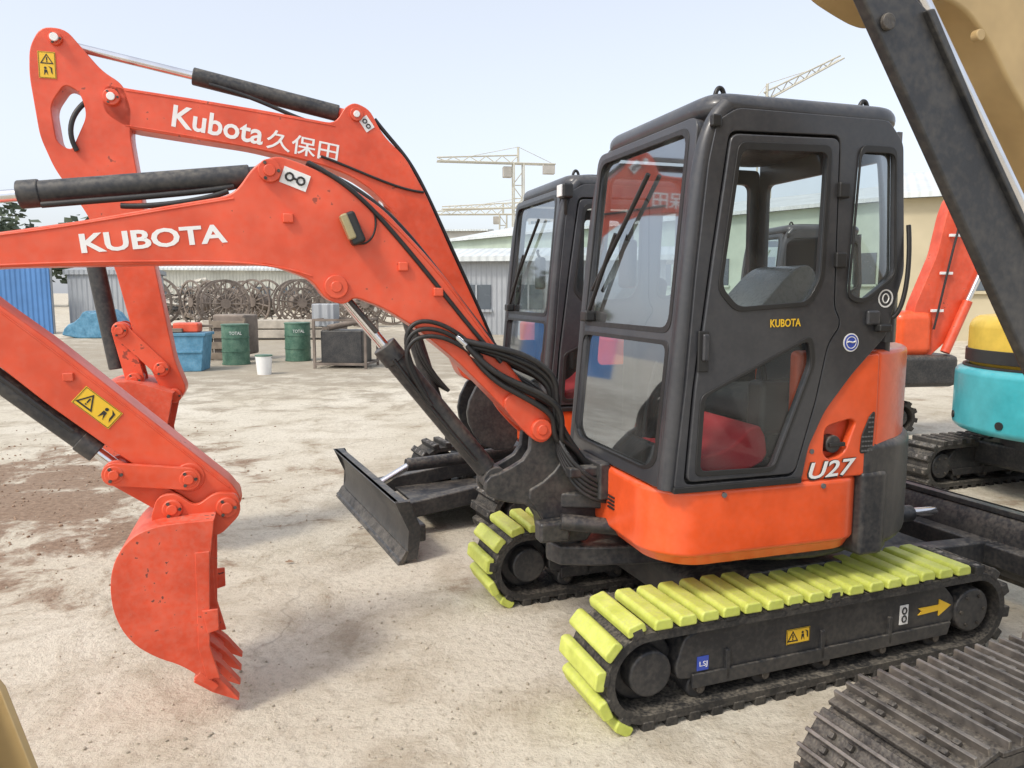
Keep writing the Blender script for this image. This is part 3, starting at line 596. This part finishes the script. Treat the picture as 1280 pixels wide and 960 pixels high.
prism('boom',fillet([(-.8,.8),(-1.0,1.6),(-1.6,2.4),(-2.6,2.2),(-2.6,2.05),(-1.7,2.15),(-1.2,1.5),(-1.0,.8)],.05),-.08,.08,TEAL,.01)
tube('rear_hose',[(.80,.35,.55),(.90,.34,.48),(.93,.30,.25),(.86,.26,.12)],.018,HOSE)

# ================================================================ FAR ORANGE EXCAVATOR
e=root('mini_excavator',(3.42,9.0,0),8)
house(False)
undercarriage(TR((-.9,-.75,0)),1.5,False,-.6,-1,.02,False)
prism('boom',fillet([(.75,1.0),(.80,1.45),(1.02,2.0),(1.10,2.42),(1.16,2.60),(1.30,2.62),(1.36,2.40),(1.58,2.0),(1.50,1.72),(1.18,1.05),(.95,.85)],.05,4),-.9,-.74,ORB,.01)
cyl('boom_cylinder',(1.55,-.95,1.9),(1.2,-.95,1.1),.03,CHR);cyl('boom_cylinder_barrel',(1.38,-.95,1.5),(1.15,-.95,.95),.05,ORB)
box('rear_body',(.95,-.75,.75),(.7,.5,.35),BLK,.06);box('rear_cover',(.80,-.78,1.15),(.45,.35,.5),ORH,.1)
tube('boom_hose',[(1.0,-.95,1.2),(1.1,-.95,1.7),(1.2,-.95,2.3),(1.28,-.95,2.5)],.012,HOSE)
for z in (1.4,1.8,2.2): box('hose_clamp',(1.0+(z-1.2)*.2,-.93,z),(.14,.03,.03),WHT,.004)

# ================================================================ GROUND
def groundmat():
    m,nt,b=newmat('concrete_yard');N=nt.nodes.new;L=nt.links.new
    g=N('ShaderNodeNewGeometry')
    def noise(s,d=5,r=.6,w=0):
        n=N('ShaderNodeTexNoise');n.inputs['Scale'].default_value=s;n.inputs['Detail'].default_value=d;n.inputs['Roughness'].default_value=r;n.inputs['Distortion'].default_value=w;L(g.outputs['Position'],n.inputs['Vector']);return n.outputs['Fac']
    def rng(v,a,bb,c=0,d=1):
        n=N('ShaderNodeMapRange');n.inputs['From Min'].default_value=a;n.inputs['From Max'].default_value=bb;n.inputs['To Min'].default_value=c;n.inputs['To Max'].default_value=d;L(v,n.inputs['Value']);return n.outputs[0]
    def mix(f,a,bb):
        n=N('ShaderNodeMix');n.data_type='RGBA';L(f,n.inputs['Factor'])
        for k,v in (('A',a),('B',bb)):
            if isinstance(v,tuple): n.inputs[k].default_value=(*v,1)
            else: L(v,n.inputs[k])
        return n.outputs['Result']
    def mth(op,a,bb):
        n=N('ShaderNodeMath');n.operation=op
        for i,v in enumerate((a,bb)):
            if isinstance(v,(int,float)): n.inputs[i].default_value=v
            else: L(v,n.inputs[i])
        return n.outputs[0]
    big=noise(.35,4,.6,.5);mid=noise(1.7,6,.72,.4);fine=noise(24,5,.75);grit=noise(120,3,.7)
    c=mix(rng(big,.35,.65),(.55,.495,.39),(.66,.61,.51))
    c=mix(rng(mid,.46,.64,0,.85),c,(.41,.35,.26))
    c=mix(rng(fine,.50,.72,0,.65),c,(.29,.245,.18))
    c=mix(rng(grit,.59,.73,0,.6),c,(.20,.17,.13))
    c=mix(rng(grit,.38,.28,0,.5),c,(.76,.73,.66))
    st=noise(.9,6,.74,.9)
    c=mix(rng(st,.56,.68,0,.55),c,(.28,.225,.16))
    sp=N('ShaderNodeVectorMath');sp.operation='DISTANCE';L(g.outputs['Position'],sp.inputs[0]);sp.inputs[1].default_value=(-4.4,5.4,0)
    e1=mth('ADD',rng(sp.outputs['Value'],3.4,.2),mth('MULTIPLY',mth('SUBTRACT',mid,.5),2.8))
    e2=rng(e1,.32,.62,0,.88)
    c=mix(e2,c,mix(rng(fine,.4,.65),(.18,.11,.07),(.33,.23,.16)))
    sp=N('ShaderNodeVectorMath');sp.operation='DISTANCE';L(g.outputs['Position'],sp.inputs[0]);sp.inputs[1].default_value=(-6,22,0)
    c=mix(rng(mth('ADD',rng(sp.outputs['Value'],15,5),mth('MULTIPLY',mth('SUBTRACT',mid,.5),2)),.3,.7,0,.7),c,(.30,.26,.20))
    v=N('ShaderNodeTexVoronoi');v.feature='DISTANCE_TO_EDGE';v.inputs['Scale'].default_value=.33
    wv=N('ShaderNodeVectorMath');wv.operation='ADD';nn=N('ShaderNodeTexNoise');nn.inputs['Scale'].default_value=1.5;nn.inputs['Detail'].default_value=4;L(g.outputs['Position'],nn.inputs['Vector'])
    sc_=N('ShaderNodeVectorMath');sc_.operation='SCALE';sc_.inputs['Scale'].default_value=.9;L(nn.outputs['Color'],sc_.inputs[0]);L(g.outputs['Position'],wv.inputs[0]);L(sc_.outputs[0],wv.inputs[1]);L(wv.outputs[0],v.inputs['Vector'])
    c=mix(mth('MULTIPLY',rng(v.outputs['Distance'],.005,.0,0,.5),rng(big,.42,.55)),c,(.18,.15,.12))
    L(c,b.inputs['Base Color']);b.inputs['Roughness'].default_value=.9;b.inputs['Specular IOR Level'].default_value=.2
    h=mth('ADD',mth('MULTIPLY',fine,.6),mth('MULTIPLY',mid,1.2))
    bp=N('ShaderNodeBump');bp.inputs['Strength'].default_value=.9;bp.inputs['Distance'].default_value=.025;L(h,bp.inputs['Height']);L(bp.outputs[0],b.inputs['Normal'])
    return m
CUR=None;CM=I
bm=bmesh.new();bmesh.ops.create_grid(bm,x_segments=1,y_segments=1,size=900);fin('ground',bm,groundmat(),smooth=False)
def stones(name,n,fx,mat,smin,smax):
    bm=bmesh.new()
    for _ in range(n):
        x,y=fx();s=random.uniform(smin,smax)*random.uniform(.4,1)
        M=TR((x,y,s*.2))@Matrix.Rotation(random.uniform(0,6),4,'Z')@Matrix.Rotation(random.uniform(0,6),4,'X')@Matrix.Diagonal((s,s*random.uniform(.6,1),s*random.uniform(.4,.8),1))
        bmesh.ops.create_icosphere(bm,subdivisions=1,radius=.5,matrix=M)
    return fin(name,bm,mat,smooth=False)
STN=paint('stone',(.42,.37,.29),.9,dust=.4,var=.4,scale=3)
DIRT=paint('earth',(.26,.17,.11),.95,dust=.5,var=.4)
def fnear():
    d=2.4+random.random()**1.6*14;a=random.uniform(-.65,.45);return d*math.sin(a),d*math.cos(a)
stones('gravel',2600,fnear,STN,.005,.022)
stones('dirt_clods',1100,lambda:(random.gauss(-4.4,1.1),random.gauss(5.4,1.5)),DIRT,.008,.035)
bm=bmesh.new()
for _ in range(8):
    x=random.uniform(-2,.3);y=random.uniform(2.4,7);M=TR((x,y,.012))@Matrix.Rotation(random.uniform(0,6),4,'Z')@Matrix.Rotation(.3,4,'X')
    bm.faces.new([bm.verts.new(M@Vector(q)) for q in ((-.025,0,0),(0,-.014,.006),(.03,0,0),(0,.014,.008))])
fin('dry_leaves',bm,DIRT,smooth=False)

# ================================================================ BACKGROUND
def corr(n,col,scale=6,rough=.5,axis='X',dust=.2):
    m=paint(n,col,rough,dust=dust,var=.15,scale=.7,bump=0);nt=m.node_tree;N=nt.nodes.new;L=nt.links.new
    t=N('ShaderNodeTexCoord');w=N('ShaderNodeTexWave');w.bands_direction=axis;w.inputs['Scale'].default_value=scale;L(t.outputs['Object'],w.inputs['Vector'])
    b=N('ShaderNodeBump');b.inputs['Strength'].default_value=.9;b.inputs['Distance'].default_value=.04;L(w.outputs['Fac'],b.inputs['Height']);L(b.outputs[0],nt.nodes['Principled BSDF'].inputs['Normal']);return m
GREYC=corr('grey_corrugated_steel',(.33,.35,.37),1.6);BLUEC=corr('blue_corrugated_steel',(.07,.20,.45),1.6)
WALLC=corr('cream_cladding',(.50,.50,.44),1.2);ROOFW=corr('pale_roof_sheet',(.62,.66,.66),1.0);GRN=paint('pale_green_wall',(.42,.50,.42),.7,dust=.1,scale=.6)
BEI=paint('beige_render',(.46,.44,.40),.8,dust=.1,scale=.4);WIN=paint('dark_window',(.10,.12,.14),.2,dust=.1,scale=.5)
CREAM=paint('tan_wall',(.46,.40,.27),.8,scale=.5)
def building(name,p0,p1,depth,h,wall,roof,ridge=1.2,win=True,winmat=None,eave=.4,nwin=None,wz=(.35,.6)):
    p0=Vector((*p0,0));p1=Vector((*p1,0));d=p1-p0;L=d.length
    root(name,p0,math.degrees(math.atan2(d.y,d.x)))
    box('walls',(L/2,depth/2,h/2),(L,depth,h),wall,0)
    bm=bmesh.new();e=eave
    pr=[(-e,h-.02),(depth/2,h+ridge),(depth+e,h-.02),(depth+e,h+.16),(depth/2,h+ridge+.18),(-e,h+.16)]
    A=[bm.verts.new((-e,a,b)) for a,b in pr];B=[bm.verts.new((L+e,a,b)) for a,b in pr]
    bm.faces.new(A);bm.faces.new(B[::-1])
    for i in range(6): bm.faces.new((A[i],A[(i+1)%6],B[(i+1)%6],B[i]))
    fin('roof',bm,roof,smooth=False)
    for xx in (-.02,L+.02):
        bm=bmesh.new();bm.faces.new([bm.verts.new((xx,a,b)) for a,b in ((0,h),(depth,h),(depth/2,h+ridge))]);fin('gable',bm,wall,smooth=False)
    if win:
        n=nwin or max(2,int(L/4))
        ms=[TR(((i+.5)*L/n,-.03,h*(wz[0]+wz[1])/2)) for i in range(n)]
        boxes('windows',ms,(L/n*.55,.08,h*(wz[1]-wz[0])),winmat or WIN,0)
        boxes('window_mullions',[m@TR((0,-.05,0)) for m in ms],(.07,.05,h*(wz[1]-wz[0])),wall,0)
        boxes('window_sills',[m@TR((0,-.03,-h*(wz[1]-wz[0])/2-.06)) for m in ms],(L/n*.6,.14,.1),wall,0)
building('warehouse',(-5,62),(17,34),16,5.6,GRN,ROOFW,1.6,nwin=9)
building('warehouse',(13,26),(42,12),14,4.7,CREAM,ROOFW,1.6,nwin=8)
building('corrugated_shed',(-2.3,29),(5.5,27.5),4,2.75,GREYC,ROOFW,.4,nwin=4,wz=(.35,.68))
building('office_building',(-14,85),(-3,84),10,8.2,BEI,ROOFW,.4,nwin=8,wz=(.62,.85))
building('office_building',(2,95),(14,90),10,12,BEI,ROOFW,.4,nwin=8,wz=(.62,.85))
building('workshop_building',(-34,62),(-14,66),8,3.4,WALLC,ROOFW,1.0,nwin=10)
building('workshop_building',(-14,58),(-6,60),8,2.9,BEI,ROOFW,1.0,nwin=5)
building('corrugated_shed',(-17.4,30),(-15.0,30),3,2.3,GREYC,GREYC,.2,win=False,eave=.1)
root('blue_fence',(-24,29.2,0),0)
box('fence_panels',(3.2,0,1.25),(6.4,.06,2.5),BLUEC,0)
boxes('fence_posts',[TR((i*1.6,.06,1.27)) for i in range(5)],(.08,.08,2.54),GREYC,0)
WOOD=paint('weathered_wood',(.22,.18,.14),.9,dust=.3,var=.4,scale=2);RUST=paint('rusty_steel',(.19,.155,.13),.85,dust=.4,var=.4,scale=2)
def drum_mesh():
    bm=bmesh.new()
    for yy in (-.5,.5):
        for R_,h_ in ((1.12,.10),(.72,.06)):
            n=28
            for i in range(n):
                a=2*math.pi*(i+.5)/n;M=TR((R_*math.cos(a),yy,R_*math.sin(a)))@Matrix.Rotation(-a,4,'Y')
                bmesh.ops.create_cube(bm,size=1,matrix=M@Matrix.Diagonal((h_,.08,2*math.pi*R_/n*1.05,1)))
        for i in range(12):
            a=2*math.pi*i/12;addcyl(bm,(.2*math.cos(a),yy,.2*math.sin(a)),(1.1*math.cos(a),yy,1.1*math.sin(a)),.035,seg=6)
        addcyl(bm,(0,yy-.06,0),(0,yy+.06,0),.24,seg=16)
    addcyl(bm,(0,-.45,0),(0,.45,0),.42,seg=20)
    me=bpy.data.meshes.new('drum');bm.to_mesh(me);bm.free();me.materials.append(RUST);return me
dm=drum_mesh()
for i in range(15):
    ob=bpy.data.objects.new('cable_drum',dm);bpy.context.collection.objects.link(ob)
    s_=random.uniform(.85,1.02)
    x=-16.4+i*1.05+random.uniform(-.3,.3);y=35+random.uniform(-.5,.5)+ (i%3)*2.4
    ob.matrix_basis=TR((x,y,1.17*s_))@Matrix.Rotation(rad(random.uniform(-40,40)),4,'Z')@Matrix.Rotation(random.uniform(0,1),4,'Y')@Matrix.Scale(s_,4)
GRD=paint('green_drum_paint',(.06,.16,.11),.5,dust=.5,var=.3,side=.4);BLD=paint('blue_bin_paint',(.07,.24,.38),.6,dust=.5,var=.3,side=.4);CONC=paint('rubble_concrete',(.42,.38,.32),.9,dust=.4,var=.3,scale=2)
for x,y,t in ((-6.15,16.9,GRD),(-5.02,17.8,GRD),(-4.1,17.6,RUST)):
    root('oil_drum',(x,y,0),20)
    cyl('drum_body',(0,0,0),(0,0,.9),.29,t,bevel=.01)
    for z in (.02,.3,.6,.88): cyl('drum_rib',(0,0,z-.012),(0,0,z+.012),.302,t)
    text('drum_label','TOTAL',-.13,-.300,.67,.26,.07,WHT)
root('blue_bin',(-6.75,15.6,0),8)
prism('bin_body',[(-.42,0),(-.50,.75),(.50,.75),(.42,0)],-.35,.35,BLD,.02);box('bin_rim',(0,0,.75),(1.06,.76,.06),BLD,.01);box('bin_rib',(0,-.36,.4),(.9,.03,.05),BLD,.01)
box('orange_part',(.1,0,.88),(.5,.35,.2),ORB,.04);box('wood_offcut',(-.2,0,.83),(.5,.5,.08),WOOD,.01);box('wood_offcut',(.0,.1,.9),(1.1,.12,.05),WOOD,.01,Matrix.Rotation(.3,4,'Z'))
root('wooden_crate',(-6.6,18.2,0),-10)
for z in (.1,.35,.6,.85): box('slat',(0,-.4,z),(.9,.03,.16),WOOD,.004)
for x in (-.43,.43): box('post',(x,-.37,.5),(.06,.06,1.0),WOOD,.004)
box('load',(0,0,.6),(.8,.7,.95),RUST,.05)
root('wooden_pallet',(-7.9,17.3,0),12)
for k in range(6): box('deck_board',(-.5+.2*k,0,.13),(.12,1.0,.025),WOOD,.003)
for k in (-.45,0,.45): box('bearer',(0,k,.06),(1.15,.09,.10),WOOD,.003)
box('pallet_load',(0,.05,.33),(.8,.7,.36),CONC,.03);box('pallet_load_top',(.05,.0,.56),(.5,.5,.1),ORB,.03)
root('paint_bucket',(-4.85,14.8,0),0);cyl('pail',(0,0,0),(0,0,.36),.13,WHT,r2=.16);cyl('lid',(0,0,.36),(0,0,.385),.168,GRD)
tube('handle',[(-.16,0,.34),(-.12,-.12,.22),(.12,-.12,.22),(.16,0,.34)],.006,DKV)
root('steel_tank_rack',(-3.55,16.3,0),-6)
box('tank',(0,0,.45),(.9,.7,.7),BLK,.03)
for x in (-.55,.55):
    for y in (-.45,.45): box('rack_post',(x,y,.52),(.05,.05,1.04),RUST,0)
for z in (.1,1.02):
    for y in (-.45,.45): box('rack_rail',(0,y,z),(1.1,.04,.05),RUST,0)
    for x in (-.55,.55): box('rack_rail',(x,0,z),(.04,.9,.045),RUST,0)
box('gas_box',(-.55,.3,1.1),(.5,.4,.5),GREYC,.03);cyl('pipe_offcut',(-.3,-.3,.85),(.4,.1,1.0),.06,RUST)
root('tarpaulin_pile',(-14.6,27,0),0)
prism('blue_tarp',chaik([(-1.1,0),(-.9,.45),(-.5,.6),(-.2,1.0),(.1,.85),(.4,1.05),(.9,.4),(1.3,0)],1),-.6,.6,BLD,.05)
bm=bmesh.new()
for i in range(1300):
    x=random.uniform(-10,-1.2);y=random.uniform(18.8,24);h=max(.2,1.2-abs(x+5.2)/6.5)*max(.2,1.15-abs(y-22)/4.5)
    if random.random()<.2: y=random.uniform(16.5,19);h=.08
    z=random.uniform(0,1.75)*h+.04;l=random.choice((.15,.2,.3,.4,.6,1.2))*random.uniform(.5,1)
    M=TR((x,y,z))@Matrix.Rotation(random.uniform(-.9,.9),4,'Z')@Matrix.Rotation(random.uniform(-.4,.4),4,'Y')@Matrix.Rotation(random.uniform(-.5,.5),4,'X')
    bmesh.ops.create_cube(bm,size=1,matrix=M@Matrix.Diagonal((l,random.uniform(.08,.4),random.uniform(.03,.24),1)))
ob=fin('rubble_pile',bm,CONC,smooth=False)
for mm in (WOOD,RUST,paint('pale_slab',(.56,.53,.46),.9,scale=2),BLK): ob.data.materials.append(mm)
for i,p in enumerate(ob.data.polygons): p.material_index=(0,3,1,0,2,3,4,0)[((p.index//6)*5)%8]
root('concrete_beam_stack',(-8.2,26.5,0),3)
for k in range(6): box('beam',(random.uniform(-.3,.3),-.8+.3*(k%3),.2+.32*(k//3)),(4.2,.26,.28),CONC,.02)
LEAF=paint('hazed_foliage',(.10,.125,.085),.9,dust=.0,var=.4,scale=.3)  # distance haze is put into this dull leaf colour
def treeband(name,x0,x1,y,h,n,mat):
    bm=bmesh.new();cl=[]
    k=int((x1-x0)/2.5)
    for i in range(k):
        cx=x0+(x1-x0)*i/k+random.uniform(-1,1);hh=h*random.uniform(.65,1.05);cl.append((cx,y+random.uniform(-4,4),hh,random.uniform(2,3.6)))
    for c in cl:
        addcyl(bm,(c[0],c[1],0),(c[0]+.3,c[1],c[2]*.7),.25,.1,6)
        for _ in range(n):
            u=random.gauss(0,1);v=random.gauss(0,1);w=random.gauss(0,1);l=math.sqrt(u*u+v*v+w*w)+1e-6;r=random.random()**.45
            p=Vector((c[0]+u/l*r*c[3],c[1]+v/l*r*c[3],c[2]*.62+w/l*r*c[2]*.38))
            s=random.uniform(.25,.6);q=TR(p)@Matrix.Rotation(random.uniform(0,6),4,'Z')@Matrix.Rotation(random.uniform(0,3),4,'X')
            vs=[bm.verts.new(q@Vector(t)) for t in ((-s,-s*.6,0),(s,-s*.5,0),(s*.8,s*.6,.1),(-s*.7,s*.5,0))];bm.faces.new(vs)
    return fin(name,bm,mat,smooth=False)
CUR=None;CM=I
treeband('trees',-72,-38,85,11.5,260,LEAF);treeband('trees',-36,-6,105,7.0,160,LEAF)
CRM=paint('hazed_crane_paint',(.50,.48,.40),.6,dust=.1,scale=.5)  # paint colour lightened to stand in for distance haze on the cranes
def crane(name,x,y,H,jib,yaw,tilt=0,back=12,th=.16,w=1.6):
    root(name,(x,y,0),yaw)
    bm=bmesh.new()
    for a in (-w/2,w/2):
        for b in (-w/2,w/2): addcyl(bm,(a,b,0),(a,b,H),th,seg=5)
    z=0;s=1
    while z<H-w:
        addcyl(bm,(-w/2*s,-w/2,z),(w/2*s,-w/2,z+w*1.3),th*.6,seg=4);addcyl(bm,(-w/2,-w/2,z),(w/2,-w/2,z),th*.6,seg=4);z+=w*1.3;s=-s
    fin('mast',bm,CRM)
    R_=Matrix.Rotation(-rad(tilt),4,'Y')
    def J(p): return Vector((0,0,H))+R_@Vector(p)
    bm=bmesh.new()
    for b in (-.6,.6): addcyl(bm,J((-back,b,0)),J((jib,b,0)),th,seg=5)
    addcyl(bm,J((0,0,1.3)),J((jib,0,.6)),th,seg=5)
    x_=0
    while x_<jib-1.5:
        addcyl(bm,J((x_,0,1.3-.7*x_/jib)),J((x_+1.3,.6,0)),th*.6,seg=4);addcyl(bm,J((x_+1.3,.6,0)),J((x_+2.6,0,1.3-.7*(x_+2.6)/jib)),th*.6,seg=4);x_+=2.6
    fin('jib',bm,CRM)
    bm=bmesh.new();top=Vector((0,0,H+2.6))
    addcyl(bm,(0,0,H),top,th*1.6,seg=5)
    for q in ((jib*.6,0,.9),(-back,0,0)): addcyl(bm,top,J(q),th*.35,seg=4)
    fin('tower_head',bm,CRM)
    box('counterweight',tuple(J((-back+1,0,-.7))),(1.8,1.2,1.6),BEI,0);box('operator_cab',(1.6,-1.2,H-1.2),(1.4,1.2,1.7),BEI,.1)
crane('tower_crane',1,125,22,13,190,back=6,th=.13)
crane('tower_crane',6,170,20,22,170,back=7,th=.15)
crane('tower_crane',-2,175,19,20,178,back=7,th=.15)
crane('tower_crane',42,130,33,17,20,28,back=5,th=.16)
root('utility_pole',(-4.6,48,0),0);cyl('pole',(0,0,0),(0,0,5.2),.12,CONC,r2=.08);box('cross_arm',(0,0,4.9),(1.4,.1,.1),WOOD,0)

# ================================================================ WORLD, SUN, CAMERA
EL=50;AZ=226
w=bpy.data.worlds.new('World');sc.world=w;w.use_nodes=True;nt=w.node_tree
bg=nt.nodes['Background'];sk=nt.nodes.new('ShaderNodeTexSky');sk.sky_type='NISHITA';sk.sun_disc=False
sk.sun_elevation=rad(EL);sk.sun_rotation=rad(AZ);sk.air_density=1.0;sk.dust_density=3.0;sk.ozone_density=1.0;sk.altitude=0
hs=nt.nodes.new('ShaderNodeHueSaturation');hs.inputs['Saturation'].default_value=.55
ha=nt.nodes.new('ShaderNodeVectorMath');ha.operation='ADD';ha.inputs[1].default_value=(2.70,2.82,3.08)   # high thin haze
nt.links.new(sk.outputs[0],hs.inputs['Color']);nt.links.new(hs.outputs[0],ha.inputs[0]);nt.links.new(ha.outputs[0],bg.inputs[0]);bg.inputs[1].default_value=.15
sl=bpy.data.lights.new('sun','SUN');sl.energy=2.0;sl.angle=rad(9);sl.color=(1,.93,.82)
so=bpy.data.objects.new('sun',sl);bpy.context.collection.objects.link(so)
a=rad(AZ);sd=Vector((math.sin(a)*math.cos(rad(EL)),math.cos(a)*math.cos(rad(EL)),math.sin(rad(EL))))
so.rotation_euler=(-sd).to_track_quat('-Z','Y').to_euler()
cd=bpy.data.cameras.new('camera');cd.sensor_width=36;cd.lens=950/1280*36;cd.clip_start=.05;cd.clip_end=3000
co=bpy.data.objects.new('camera',cd);bpy.context.collection.objects.link(co);co.location=(0,0,1.6);co.rotation_euler=(rad(90-6.9),0,0)
sc.camera=co
sc.view_settings.view_transform='Standard';sc.view_settings.look='None';sc.view_settings.exposure=0
